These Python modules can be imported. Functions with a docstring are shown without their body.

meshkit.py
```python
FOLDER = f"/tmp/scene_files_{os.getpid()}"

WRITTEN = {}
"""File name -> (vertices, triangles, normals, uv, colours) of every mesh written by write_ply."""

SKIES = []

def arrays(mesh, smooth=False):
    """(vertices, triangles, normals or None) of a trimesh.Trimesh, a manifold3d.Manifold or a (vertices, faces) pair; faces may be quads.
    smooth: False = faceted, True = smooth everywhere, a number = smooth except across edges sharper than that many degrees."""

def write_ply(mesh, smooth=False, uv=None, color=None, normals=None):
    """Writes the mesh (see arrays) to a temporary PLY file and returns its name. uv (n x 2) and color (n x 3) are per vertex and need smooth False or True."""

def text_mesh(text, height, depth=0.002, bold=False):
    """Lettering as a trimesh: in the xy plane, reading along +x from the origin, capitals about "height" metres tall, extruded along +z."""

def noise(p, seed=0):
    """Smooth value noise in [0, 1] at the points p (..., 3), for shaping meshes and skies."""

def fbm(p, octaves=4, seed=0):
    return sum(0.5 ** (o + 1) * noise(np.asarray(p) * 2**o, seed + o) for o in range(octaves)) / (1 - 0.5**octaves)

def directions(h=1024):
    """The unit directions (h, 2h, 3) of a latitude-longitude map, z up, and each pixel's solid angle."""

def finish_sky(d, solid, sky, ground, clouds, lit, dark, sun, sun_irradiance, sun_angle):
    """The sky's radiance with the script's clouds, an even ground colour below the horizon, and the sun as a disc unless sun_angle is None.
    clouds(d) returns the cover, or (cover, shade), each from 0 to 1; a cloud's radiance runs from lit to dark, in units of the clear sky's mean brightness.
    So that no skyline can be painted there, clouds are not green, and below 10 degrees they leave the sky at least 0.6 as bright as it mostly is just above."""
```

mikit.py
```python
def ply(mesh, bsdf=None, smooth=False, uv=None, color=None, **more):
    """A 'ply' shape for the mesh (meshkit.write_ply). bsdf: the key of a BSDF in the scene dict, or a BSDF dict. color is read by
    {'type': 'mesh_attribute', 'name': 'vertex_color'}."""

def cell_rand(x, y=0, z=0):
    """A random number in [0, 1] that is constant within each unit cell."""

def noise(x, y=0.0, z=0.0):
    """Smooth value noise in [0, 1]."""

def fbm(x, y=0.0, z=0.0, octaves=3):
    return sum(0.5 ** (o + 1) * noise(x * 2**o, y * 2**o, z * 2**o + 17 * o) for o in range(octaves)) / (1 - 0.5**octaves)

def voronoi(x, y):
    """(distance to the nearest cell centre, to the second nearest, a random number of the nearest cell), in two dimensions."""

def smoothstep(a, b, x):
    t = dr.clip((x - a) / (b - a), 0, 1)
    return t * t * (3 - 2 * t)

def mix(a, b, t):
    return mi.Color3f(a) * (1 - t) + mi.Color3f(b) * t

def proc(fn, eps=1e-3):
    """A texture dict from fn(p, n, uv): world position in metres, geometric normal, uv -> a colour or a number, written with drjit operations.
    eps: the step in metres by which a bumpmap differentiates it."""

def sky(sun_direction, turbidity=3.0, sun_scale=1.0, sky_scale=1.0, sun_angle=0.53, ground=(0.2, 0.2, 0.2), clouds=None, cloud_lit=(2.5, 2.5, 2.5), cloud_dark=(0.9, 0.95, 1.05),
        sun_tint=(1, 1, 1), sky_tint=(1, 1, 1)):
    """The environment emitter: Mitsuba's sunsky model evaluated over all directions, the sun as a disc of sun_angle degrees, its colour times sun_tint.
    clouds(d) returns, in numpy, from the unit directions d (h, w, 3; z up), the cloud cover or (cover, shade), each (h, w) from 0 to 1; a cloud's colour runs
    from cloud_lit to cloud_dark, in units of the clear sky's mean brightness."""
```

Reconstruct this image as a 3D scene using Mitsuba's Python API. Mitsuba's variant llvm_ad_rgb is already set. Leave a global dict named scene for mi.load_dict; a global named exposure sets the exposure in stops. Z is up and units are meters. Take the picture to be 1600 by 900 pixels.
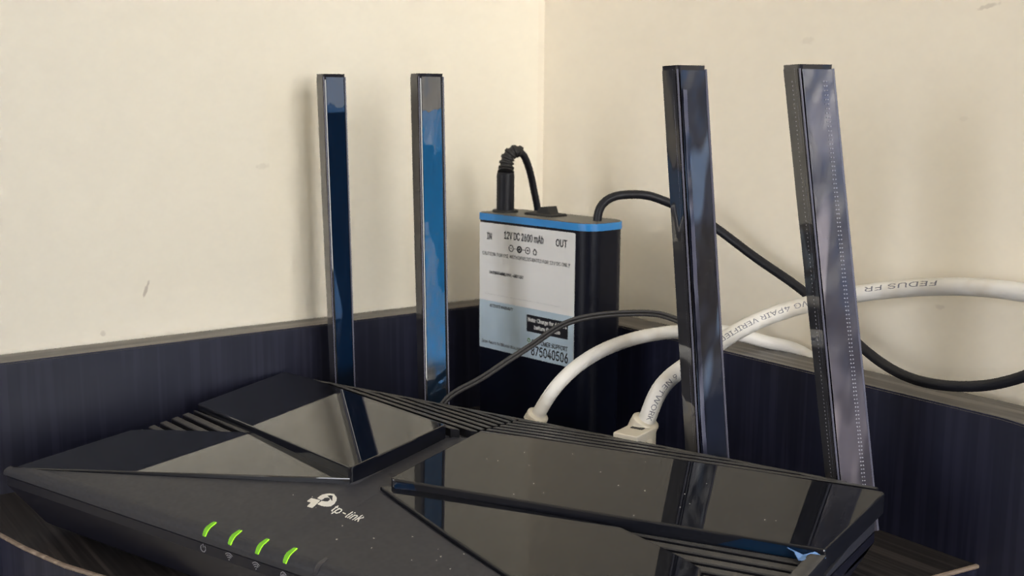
import math
import numpy as np
import trimesh
import manifold3d as m3
import mitsuba as mi
import drjit as dr
import shapely.geometry as sg
from shapely import affinity
import mikit
import meshkit
from mikit import proc, noise, fbm, mix, smoothstep

T = mi.ScalarTransform4f
scene, labels = {}, {}
rng = np.random.default_rng(7)

# ------------------------------------------------------------------ camera
FWD = np.array([0.0, 0.98677, -0.16212])
UP = np.array([-0.00698, 0.16212, 0.98675])
CAM = np.array([0.0, 0.0, 0.15])
scene['camera'] = {'type': 'thinlens', 'fov': 49.383, 'fov_axis': 'x', 'aperture_radius': 0.0007, 'focus_distance': 0.37,
                   'near_clip': 0.01, 'far_clip': 50.0,
                   'to_world': T().look_at(origin=CAM.tolist(), target=(CAM + FWD).tolist(), up=UP.tolist())}
exposure = 0.06

# shelf directions: A runs along the left wall, B along the right wall, both towards the corner
A = np.array([0.8049, 0.5934, 0.0])
B = np.array([-0.5934, 0.8049, 0.0])
Z = np.array([0.0, 0.0, 1.0])
WA, WB = 0.3625, 0.4650          # the two visible walls
IA, IB = 0.33354, 0.44840        # inner faces of the shelf's side panels
FLOOR, CEIL, FAR_A, FAR_B = -0.95, 1.75, -2.6, -2.6


def W(a, b, z=0.0):
    return a * A + b * B + z * Z


SH = np.column_stack([A, B, Z])   # shelf frame -> world


# ------------------------------------------------------------------ lights: two daylight windows behind the camera
WIN_FRONT = dict(a0=-0.95, a1=0.34, z0=-0.15, z1=1.25, rgb=(12.6, 12.4, 12.0))   # in the wall opposite the left one
WIN_SIDE = dict(b0=-0.55, b1=0.38, z0=-0.10, z1=1.25, rgb=(7.0, 7.2, 7.7))        # in the wall opposite the right one


WIN_SKY = dict(b0=-2.05, b1=-1.45, z0=0.75, z1=1.45, rgb=(0.3, 1.0, 2.2))                # small window showing blue sky, in the same wall
WIN_LOW = dict(b0=-0.66, b1=0.07, z0=-0.03, z1=0.345, rgb=(0.12, 0.70, 1.7))              # added unseen blue pane in the right wall, sized for the antenna reflections

# ------------------------------------------------------------------ helpers
def put(key, mesh, bsdf, smooth=False, **kw):
    scene[key] = mikit.ply(mesh, bsdf, smooth=smooth, **kw)
    return key


def tag(key, label=None, category=None, kind=None, group=None):
    d = labels.setdefault(key, {})
    for k, v in (('label', label), ('category', category), ('kind', kind), ('group', group)):
        if v:
            d[k] = v


COUNT = {}


def num(key):
    n = COUNT.get(key, 0)
    COUNT[key] = n + 1
    return key if n == 0 else '%s_%03d' % (key, n)


def tm(v, f):
    return trimesh.Trimesh(np.asarray(v, float), np.asarray(f), process=False)


def man2tm(m):
    q = m.to_mesh()
    return tm(q.vert_properties[:, :3], q.tri_verts)


def hull(pts):
    return m3.Manifold.hull_points(np.asarray(pts, float))


def xf(mesh, M, t=(0, 0, 0)):
    mesh = mesh.copy()
    mesh.vertices = np.asarray(mesh.vertices) @ np.asarray(M).T + np.asarray(t)
    if np.linalg.det(M) < 0:
        mesh.invert()
    return mesh


def shelfbox(a0, a1, b0, b1, z0, z1, bev=0.0):
    if bev:
        p = [(a, b, z) for a in (a0, a1) for b in (b0, b1) for z in (z0, z1)]
        q = []
        c = np.mean(p, 0)
        for v in p:
            s = np.sign(c - v) * bev
            for k in range(3):
                w = np.array(v) + s
                w[k] = v[k]
                q.append(w)
        m = man2tm(hull(q))
    else:
        m = trimesh.creation.box(bounds=[(a0, b0, z0), (a1, b1, z1)])
    return xf(m, SH)


def extrude(poly, h):
    geoms = getattr(poly, 'geoms', [poly])
    return trimesh.util.concatenate([trimesh.creation.extrude_polygon(g, h, engine='earcut') for g in geoms if g.area > 1e-10])


def smoothpath(pts, n=120):
    from scipy.interpolate import CubicSpline
    pts = np.asarray(pts, float)
    s = np.r_[0, np.cumsum(np.linalg.norm(np.diff(pts, axis=0), axis=1))]
    cs = CubicSpline(s, pts)
    # light smoothing, then an even resample
    u = np.linspace(0, s[-1], n * 4)
    p = cs(u)
    k = np.hanning(25)
    k /= k.sum()
    e = 12
    pad = np.vstack([2 * p[0] - p[e:0:-1], p, 2 * p[-1] - p[-2:-e - 2:-1]])
    p = np.column_stack([np.convolve(pad[:, i], k, 'valid') for i in range(3)])
    s = np.r_[0, np.cumsum(np.linalg.norm(np.diff(p, axis=0), axis=1))]
    u = np.linspace(0, s[-1], n)
    return np.column_stack([np.interp(u, s, p[:, i]) for i in range(3)])


def frames(path):
    t = np.gradient(path, axis=0)
    t /= np.linalg.norm(t, axis=1, keepdims=True)
    n = np.zeros_like(t)
    a = np.cross(t[0], Z)
    if np.linalg.norm(a) < 0.1:
        a = np.cross(t[0], [1, 0, 0])
    n[0] = a / np.linalg.norm(a)
    for i in range(1, len(t)):
        v = n[i - 1] - t[i] * (n[i - 1] @ t[i])
        n[i] = v / np.linalg.norm(v)
    return t, n, np.cross(t, n)


def tube(path, radius, seg=20, caps=True, profile=None):
    path = np.asarray(path, float)
    t, n, b = frames(path)
    r = np.broadcast_to(np.asarray(radius, float), (len(path),))
    an = np.arange(seg) * 2 * np.pi / seg
    ca, sa = np.cos(an), np.sin(an)
    v = (path[:, None] + r[:, None, None] * (n[:, None] * ca[None, :, None] + b[:, None] * sa[None, :, None])).reshape(-1, 3)
    f = []
    for i in range(len(path) - 1):
        o, o2 = i * seg, (i + 1) * seg
        j = np.arange(seg)
        k = (j + 1) % seg
        f.append(np.column_stack([o + j, o + k, o2 + k]))
        f.append(np.column_stack([o + j, o2 + k, o2 + j]))
    f = np.vstack(f)
    if caps:
        v = np.vstack([v, path[0], path[-1]])
        j = np.arange(seg)
        k = (j + 1) % seg
        L = len(v)
        o = (len(path) - 1) * seg
        f = np.vstack([f, np.column_stack([k, j, np.full(seg, L - 2)]), np.column_stack([o + j, o + k, np.full(seg, L - 1)])])
    return tm(v, f)


def lathe_path(path, rads, seg=24):
    return tube(path, rads, seg)


# ------------------------------------------------------------------ materials
def two(d):
    return {'type': 'twosided', 'bsdf': d}


def rgb(*c):
    return {'type': 'rgb', 'value': list(c)}


def wall_tex(p, n, uv):
    a = p.x * 0.8049 + p.y * 0.5934
    b = -p.x * 0.5934 + p.y * 0.8049
    z = p.z
    m = fbm(a * 9 + 3, b * 9, z * 5, 3)
    f = fbm(a * 300, b * 300, z * 300, 2)
    left = dr.select(dr.abs(b - 0.465) < 0.004, 1.0, 0.0)
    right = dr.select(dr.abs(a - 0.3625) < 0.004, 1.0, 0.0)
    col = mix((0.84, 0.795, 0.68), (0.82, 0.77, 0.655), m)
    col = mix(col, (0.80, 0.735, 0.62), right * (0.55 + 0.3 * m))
    col = col * (0.985 + 0.03 * f)

    def spot(u, v, u0, v0, ru, rv, tilt=0.0):
        du, dv = (u - u0), (v - v0)
        du = du - tilt * dv
        w = noise(u * 900, v * 900) * 0.6
        return 1 - smoothstep(0.5, 1.1, dr.sqrt(dr.square(du / ru) + dr.square(dv / rv)) + w - 0.3)
    s = left * 0.5 * spot(a, z, 0.1508, 0.0722, 0.0009, 0.0036, 0.35)
    s = s + left * 0.30 * spot(a, z, 0.1319, 0.0552, 0.0016, 0.0013)
    s = s + left * 0.14 * spot(a, z, 0.205, 0.1225, 0.004, 0.0016)
    s = s + right * 0.30 * spot(b, z, 0.2185, 0.1845, 0.0035, 0.0012, -2.0)
    s = s + right * 0.18 * spot(b, z, 0.2285, 0.0785, 0.0022, 0.0011)
    s = s + right * 0.12 * spot(b, z, 0.295, 0.176, 0.0035, 0.0016)
    s = s + right * 0.10 * spot(b, z, 0.225, 0.146, 0.002, 0.0012)
    return mix(col, (0.30, 0.24, 0.19), dr.clip(s, 0, 0.8))


scene['wall_paint'] = two({'type': 'bumpmap', 'scale': 0.00022, 'arbitrary': {'type': 'diffuse', 'reflectance': proc(wall_tex)},
                           'tex': proc(lambda p, n, uv: fbm(p.x * 140, p.y * 140, p.z * 140, 3), eps=5e-4)}) if False else \
    two({'type': 'diffuse', 'reflectance': proc(wall_tex)})
scene['room_paint'] = two({'type': 'diffuse', 'reflectance': rgb(0.62, 0.57, 0.48)})
scene['ceiling_paint'] = two({'type': 'diffuse', 'reflectance': rgb(0.75, 0.73, 0.68)})
scene['floor_tile'] = two({'type': 'roughplastic', 'diffuse_reflectance': rgb(0.10, 0.085, 0.07), 'alpha': 0.15})
scene['white_paint'] = two({'type': 'roughplastic', 'diffuse_reflectance': rgb(0.7, 0.7, 0.68), 'alpha': 0.2})
scene['door_wood'] = two({'type': 'roughplastic', 'diffuse_reflectance': rgb(0.08, 0.055, 0.04), 'alpha': 0.2})
scene['blue_cloth'] = two({'type': 'diffuse', 'reflectance': rgb(0.03, 0.12, 0.30)})


def wood(dirv, base, hi, k=1.0):
    """Dark stained grain running along dirv (a, b or z)."""
    def fn(p, n, uv):
        a = p.x * 0.8049 + p.y * 0.5934
        b = -p.x * 0.5934 + p.y * 0.8049
        z = p.z
        if dirv == 'z':
            u, v, w = a + b * 1.0, z, 0.0
        elif dirv == 'a':
            u, v, w = b, a, z
        else:
            u, v, w = a, b, z
        g = fbm(u * 420, v * 14, w * 420, 3)
        h = fbm(u * 1500, v * 30, w * 1500 + 5, 2)
        s = smoothstep(0.45, 0.75, g) * 0.7 + 0.3 * h
        return mix(base, hi, s * k)
    return fn


def wood_bsdf(dirv, base, hi, rough):
    return two({'type': 'principled', 'base_color': proc(wood(dirv, base, hi)), 'roughness': rough, 'specular': 0.5})


scene['wood_panel'] = wood_bsdf('z', (0.0040, 0.0052, 0.0185), (0.0112, 0.0120, 0.0310), 0.47)
scene['wood_edge'] = wood_bsdf('a', (0.045, 0.04, 0.038), (0.12, 0.105, 0.095), 0.38)  # pale base carries the grazing wall sheen of the top edges
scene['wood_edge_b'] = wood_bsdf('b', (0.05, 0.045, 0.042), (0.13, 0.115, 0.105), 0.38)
scene['wood_top'] = wood_bsdf('b', (0.014, 0.0125, 0.0135), (0.042, 0.036, 0.035), 0.42)
scene['edge_band_wood'] = wood_bsdf('a', (0.16, 0.12, 0.095), (0.30, 0.235, 0.19), 0.5)

scene['gloss_black'] = two({'type': 'plastic', 'diffuse_reflectance': rgb(0.010, 0.0105, 0.013), 'int_ior': 1.56, 'nonlinear': False})
scene['gloss_black_left'] = two({'type': 'plastic', 'diffuse_reflectance': rgb(0.006, 0.0065, 0.010), 'int_ior': 1.60, 'nonlinear': False})
scene['gloss_black_right'] = two({'type': 'plastic', 'diffuse_reflectance': rgb(0.008, 0.0085, 0.012), 'int_ior': 1.45, 'nonlinear': False})
scene['matte_black'] = two({'type': 'principled', 'base_color': proc(lambda p, n, uv: mix((0.019, 0.0195, 0.027), (0.025, 0.0255, 0.033), fbm(p.x * 900, p.y * 900, p.z * 900, 2))),
                            'roughness': 0.48, 'specular': 0.4})
scene['recess_black'] = two({'type': 'principled', 'base_color': rgb(0.006, 0.006, 0.011), 'roughness': 0.5, 'specular': 0.3})
scene['ridge_black'] = two({'type': 'principled', 'base_color': proc(lambda p, n, uv: mix((0.006, 0.006, 0.009), (0.052, 0.050, 0.048), smoothstep(0.55, 0.92, n.z) * (0.75 + 0.5 * fbm(p.x * 400, p.y * 400, p.z * 400, 2)))), 'roughness': 0.38, 'specular': 0.5})  # pale dusty tops, dark sides: groove shade painted in by face normal
scene['shell_black'] = two({'type': 'principled', 'base_color': rgb(0.0048, 0.0050, 0.0115), 'roughness': 0.42, 'specular': 0.32})
scene['led_green'] = two({'type': 'diffuse', 'reflectance': rgb(0.2, 0.5, 0.05)})
scene['led_off'] = two({'type': 'roughplastic', 'diffuse_reflectance': rgb(0.035, 0.035, 0.045), 'alpha': 0.1})
scene['print_white'] = two({'type': 'diffuse', 'reflectance': rgb(0.66, 0.64, 0.60)})
scene['print_grey'] = two({'type': 'diffuse', 'reflectance': rgb(0.20, 0.20, 0.23)})
scene['print_black'] = two({'type': 'diffuse', 'reflectance': rgb(0.02, 0.02, 0.025)})
scene['cable_white'] = two({'type': 'roughplastic', 'alpha': 0.28, 'diffuse_reflectance': proc(
    lambda p, n, uv: mix((0.78, 0.765, 0.73), (0.68, 0.64, 0.57), smoothstep(0.5, 0.8, fbm(p.x * 110, p.y * 110, p.z * 110, 3))))})
scene['plug_cream'] = two({'type': 'roughplastic', 'alpha': 0.25, 'diffuse_reflectance': rgb(0.66, 0.61, 0.51)})
scene['cable_black'] = two({'type': 'principled', 'base_color': rgb(0.0065, 0.0070, 0.0115), 'roughness': 0.45, 'specular': 0.32})
scene['cord_grey'] = two({'type': 'principled', 'base_color': rgb(0.030, 0.028, 0.029), 'roughness': 0.45, 'specular': 0.5})
scene['case_black'] = two({'type': 'principled', 'base_color': rgb(0.0028, 0.0038, 0.0105), 'roughness': 0.36, 'specular': 0.22})
scene['cap_blue'] = two({'type': 'roughplastic', 'diffuse_reflectance': rgb(0.035, 0.25, 0.62), 'alpha': 0.14})
scene['cap_top'] = two({'type': 'principled', 'base_color': rgb(0.10, 0.095, 0.085), 'roughness': 0.5, 'specular': 0.5})
scene['dusty_black'] = two({'type': 'principled', 'base_color': rgb(0.022, 0.021, 0.021), 'roughness': 0.55, 'specular': 0.4})
scene['label_white'] = two({'type': 'roughplastic', 'diffuse_reflectance': rgb(0.80, 0.80, 0.80), 'alpha': 0.3})
scene['label_blue'] = two({'type': 'roughplastic', 'diffuse_reflectance': rgb(0.46, 0.57, 0.67), 'alpha': 0.3})
scene['label_crease'] = two({'type': 'diffuse', 'reflectance': rgb(0.55, 0.55, 0.56)})
scene['print_green'] = two({'type': 'diffuse', 'reflectance': rgb(0.12, 0.22, 0.05)})
scene['film_pale'] = two({'type': 'roughplastic', 'diffuse_reflectance': rgb(0.16, 0.30, 0.58), 'alpha': 0.1})
scene['dust'] = two({'type': 'diffuse', 'reflectance': rgb(0.35, 0.33, 0.30)})

# ------------------------------------------------------------------ the room
put('wall_left', shelfbox(FAR_A, WA, WB, WB + 0.1, FLOOR, CEIL), 'wall_paint')
put('floor', shelfbox(FAR_A - 0.1, WA + 0.1, FAR_B - 0.1, WB + 0.1, FLOOR - 0.05, FLOOR), 'floor_tile')
put('ceiling', shelfbox(FAR_A - 0.1, WA + 0.1, FAR_B - 0.1, WB + 0.1, CEIL, CEIL + 0.05), 'ceiling_paint')
tag('wall_left', 'cream painted wall behind the left side of the shelf', kind='structure')
tag('wall_right', 'cream painted wall behind the right side of the shelf', kind='structure')
tag('floor', 'tiled floor of the room', kind='structure')
tag('ceiling', 'pale ceiling of the room', kind='structure')


def wall_with_holes(lo, hi, holes, fixed0, fixed1, axis):
    """A wall slab lo..hi along its run, (run, z) pairs, with window holes (run0, z0, run1, z1)."""
    p = sg.box(lo[0], lo[1], hi[0], hi[1])
    for h in holes:
        p = p.difference(sg.box(*h))
    m = extrude(p, fixed1 - fixed0)
    v = np.asarray(m.vertices)
    q = np.column_stack([v[:, 0], v[:, 2] + fixed0, v[:, 1]]) if axis == 'a' else np.column_stack([v[:, 2] + fixed0, v[:, 0], v[:, 1]])
    m = tm(q, m.faces)
    if m.volume < 0:
        m.invert()
    return xf(m, SH)


w = WIN_LOW
put('wall_right', wall_with_holes((FAR_B, FLOOR), (WB + 0.1, CEIL), [(w['b0'], w['z0'], w['b1'], w['z1'])], WA, WA + 0.1, 'b'), 'wall_paint')
w, v_ = WIN_FRONT, WIN_SKY
put('wall_front', wall_with_holes((FAR_A, FLOOR), (WA, CEIL), [(w['a0'], w['z0'], w['a1'], w['z1'])], FAR_B - 0.1, FAR_B, 'a'), 'room_paint')
tag('wall_front', 'cream wall with a window behind the camera', kind='structure')
w = WIN_SIDE
put('wall_back', wall_with_holes((FAR_B, FLOOR), (WB, CEIL), [(w['b0'], w['z0'], w['b1'], w['z1']), (v_['b0'], v_['z0'], v_['b1'], v_['z1'])], FAR_A - 0.1, FAR_A, 'b'), 'room_paint')
tag('wall_back', 'cream wall with two windows facing the right wall', kind='structure')


def window(key, axis, r0, r1, z0, z1, at, light, t=0.045, bars=1, sgn=1):
    def bx(u0, u1, v0, v1, d0, d1):
        d0, d1 = sorted((sgn * d0, sgn * d1))
        return shelfbox(u0, u1, at + d0, at + d1, v0, v1) if axis == 'a' else shelfbox(at + d0, at + d1, u0, u1, v0, v1)
    parts = [bx(r0, r0 + t, z0, z1, -0.08, -0.02), bx(r1 - t, r1, z0, z1, -0.08, -0.02), bx(r0, r1, z0, z0 + t, -0.08, -0.02), bx(r0, r1, z1 - t, z1, -0.08, -0.02)]
    c = (r0 + r1) / 2
    if bars:
        parts.append(bx(c - 0.025, c + 0.025, z0, z1, -0.075, -0.025))
    put(key + '__frame', trimesh.util.concatenate(parts), 'white_paint')
    pane = bx(r0 + 0.01, r1 - 0.01, z0 + 0.01, z1 - 0.01, -0.066, -0.062)
    put(key + '__pane', pane, two({'type': 'diffuse', 'reflectance': rgb(0.5, 0.5, 0.5)}), emitter={'type': 'area', 'radiance': rgb(*light)})
    tag(key, kind='structure', label='daylit window with a white frame')


w = WIN_FRONT
window('window_1', 'a', w['a0'], w['a1'], w['z0'], w['z1'], FAR_B, w['rgb'])
w = WIN_SIDE
window('window_2', 'b', w['b0'], w['b1'], w['z0'], w['z1'], FAR_A, w['rgb'])
w = WIN_LOW
window('window_4', 'b', w['b0'], w['b1'], w['z0'], w['z1'], WA, w['rgb'], 0.012, 0, -1)
w = WIN_SKY
window('window_3', 'b', w['b0'], w['b1'], w['z0'], w['z1'], FAR_A, w['rgb'])

# an unseen door leaf added behind the camera, which keeps part of the front window's light off the left wall
put('added_door_1__leaf', shelfbox(-0.95, -0.10, -0.66, -0.62, FLOOR + 0.01, FLOOR + 2.05, 0.002), 'door_wood')
put('added_door_1__handle', xf(trimesh.creation.cylinder(0.011, 0.13, sections=20, transform=trimesh.transformations.translation_matrix((-0.17, -0.595, FLOOR + 1.0)) @ trimesh.transformations.rotation_matrix(math.pi / 2, (0, 1, 0))), SH), 'white_paint')
tag('added_door_1', 'unseen dark door leaf added to shade the left wall', kind='structure')

# ------------------------------------------------------------------ corner shelf
BOARD_T = 0.026


def bez(p0, p1, p2, p3, n):
    t = np.linspace(0, 1, n)[:, None]
    return (1 - t) ** 3 * p0 + 3 * (1 - t) ** 2 * t * p1 + 3 * (1 - t) * t * t * p2 + t ** 3 * p3


front = np.vstack([np.array([(0.0705, 0.4484), (0.0725, 0.430), (0.0764, 0.406), (0.0804, 0.3892), (0.0840, 0.3770), (0.0878, 0.3650)]),
                   bez(np.array([0.0945, 0.350]), np.array([0.127, 0.278]), np.array([0.226, 0.2035]), np.array([0.315, 0.193]), 28), np.array([(0.33354, 0.1903)])])
board = sg.Polygon(list(front) + [(IA, IB)])
m = extrude(board, BOARD_T)
m.vertices[:, 2] -= BOARD_T
nz_ = np.abs(m.face_normals[:, 2])
put('corner_shelf__shelf_board', xf(tm(m.vertices, m.faces[nz_ > 0.5]), SH), 'wood_top')
put('corner_shelf__shelf_board__front_edge', xf(tm(m.vertices, m.faces[nz_ <= 0.5]), SH), 'wood_panel')
# worn edge band along the front edge
t = np.gradient(front, axis=0)
t /= np.linalg.norm(t, axis=1, keepdims=True)
nrm2 = np.column_stack([t[:, 1], -t[:, 0]])
nrm2[0] = nrm2[1]
if (nrm2.mean(0) @ np.array([-1, -1])) < 0:
    nrm2 = -nrm2
rows = []
for off, z in ((-0.0006, 0.0), (-0.0004, 0.0003), (0.0006, 0.0002), (0.0009, -0.0004), (0.0006, -0.0010), (-0.0003, -0.0010)):
    rows.append(np.column_stack([front + nrm2 * off, np.full(len(front), z)]))
v = np.concatenate(rows)
n = len(front)
f = []
for r in range(len(rows) - 1):
    for i in range(n - 1):
        f += [(r * n + i, r * n + i + 1, (r + 1) * n + i + 1), (r * n + i, (r + 1) * n + i + 1, (r + 1) * n + i)]
put('corner_shelf__edge_band', xf(tm(v, f), SH), 'edge_band_wood', smooth=True)
tag('corner_shelf__edge_band', 'worn pale edge of the shelf board')

ZT = 0.0515


def side_profile(end, other, sgn):
    """(run, z) outline of a side panel that rounds down at its front end."""
    pts = [(other, -0.10), (other, ZT)]
    r = np.array([(end, ZT), (end - 0.012, ZT - 0.0008), (end - 0.026, ZT - 0.0035), (end - 0.040, ZT - 0.0100), (end - 0.052, ZT - 0.0210), (end - 0.060, ZT - 0.0370), (end - 0.063, ZT - 0.056), (end - 0.063, -0.10)])
    from scipy.interpolate import PchipInterpolator
    s = np.arange(len(r))
    u = np.linspace(0, len(r) - 1, 36)
    return pts + list(zip(PchipInterpolator(s, r[:, 0])(u), PchipInterpolator(s, r[:, 1])(u)))


def panel(profile, d0, d1, axis, bev=0.0006):
    p = sg.Polygon(profile)
    inner = p.buffer(-bev, join_style=2)
    V, F = [], []
    big = extrude(p, (d1 - d0) - 2 * bev)
    big.vertices[:, 2] += d0 + bev
    a1 = extrude(inner, d1 - d0)
    a1.vertices[:, 2] += d0
    m = trimesh.util.concatenate([big, a1])
    v = np.asarray(m.vertices)
    q = np.column_stack([v[:, 0], v[:, 2], v[:, 1]]) if axis == 'a' else np.column_stack([v[:, 2], v[:, 0], v[:, 1]])
    m = tm(q, m.faces)
    if m.volume < 0:
        m.invert()
    return xf(m, SH)


def split_edges(mesh, key, face_bsdf, edge_bsdf):
    """Broad faces get the panel veneer, the level edges a paler wood with the grazing sheen painted in."""
    n = mesh.face_normals
    edge = np.abs(n[:, 2]) > 0.25
    fm = tm(mesh.vertices, mesh.faces[~edge])
    em = tm(mesh.vertices, mesh.faces[edge])
    put(key, fm, face_bsdf)
    e = key + '__sheen_edge'
    put(e, em, edge_bsdf)
    tag(e, 'wood top edge with the wall sheen painted in grey')


left_panel = panel(side_profile(0.066, IA + 0.0205, 1), IB, IB + 0.0165, 'a')
right_panel = panel(side_profile(0.188, IB, 1), IA, IA + 0.0205, 'b')
split_edges(left_panel, 'corner_shelf__side_panel', 'wood_panel', 'wood_edge')
split_edges(right_panel, 'corner_shelf__side_panel_001', 'wood_panel', 'wood_edge_b')
tag('corner_shelf', 'dark wenge corner shelf with raised side panels along both walls', 'shelf')

# ------------------------------------------------------------------ router frame
RX = np.array([0.8221, -0.5693, 0.0])
RY = np.array([0.5693, 0.8221, 0.0])
RM = np.column_stack([RX, RY, Z])
RO = -0.2228 * RX + 0.2715 * RY
SXL, SYL, SXR, SYR = 0.108, 0.069, -0.096, 0.115


def rw(mesh):
    return xf(mesh, RM, RO)


def rp(x, y, z):
    return RO + x * RX + y * RY + z * Z


def PL(x, y):
    return 0.0330 + SXL * (x + 0.1333) + SYL * (y - 0.0664)


def PR(x, y):
    return 0.0348 + SXR * (x - 0.1322) + SYR * (y - 0.0600)


def P2(x, y):
    return 0.0370 + 0.0835 * (x - 0.0006) + 0.0501 * (y + 0.0356)


def P4(x, y):
    return 0.0348 - 0.082 * (x - 0.0043) + 0.098 * (y + 0.0244)


# upper shell: a moulded deck (front slope, panel beds, channel, vent beds) with rounded front edge and upright sides
def plane3(p, q, r):
    n = np.cross(np.subtract(q, p), np.subtract(r, p))
    return lambda x, y: p[2] - (n[0] * (x - p[0]) + n[1] * (y - p[1])) / n[2]


rearL = plane3((-0.1066, 0.0574, 0.0338), (-0.0021, 0.0145, 0.0424), (-0.006, 0.0665, 0.0330))
rearR = plane3((0.0068, 0.0205, 0.0412), (0.0974, 0.0495, 0.0364), (-0.006, 0.0665, 0.0330))
LX = np.array([-0.1307, -0.0789, -0.0045]); LY = np.array([-0.0652, -0.0510, -0.0308])
RXS = np.array([0.0046, 0.0374, 0.0651, 0.1298]); RYS = np.array([-0.0261, -0.0365, -0.0445, -0.0640])
XS, XR, SEAM_Z = 0.1332, 0.1298, 0.0222


def back_y(x):
    return 0.0661 - 0.0085 * float(np.clip((x - 0.112) / 0.018, 0, 1))


def crease_z(x):
    k = np.clip((np.abs(x) - 0.105) / 0.0265, 0, 1)
    return 0.0268 - 0.0022 * k * k


def front_line(x):
    """(y, z) of the line where the front slope meets the panels."""
    if x <= -0.0045:
        y = np.interp(x, LX, LY)
        return y, P2(x, y) - np.interp(x, [-0.1307, -0.0789, -0.0045], [0.0003, 0.0010, 0.0019])
    if x >= 0.0046:
        y = np.interp(x, RXS, RYS)
        return y, P4(x, y) - np.interp(x, [0.0046, 0.04, 0.07, 0.12], [0.0012, 0.0013, 0.0009, -0.001])
    t = (x + 0.0045) / 0.0091
    (ya, za), (yb, zb) = front_line(-0.0045), front_line(0.0046)
    return ya + (yb - ya) * t, za + (zb - za) * t


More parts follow.
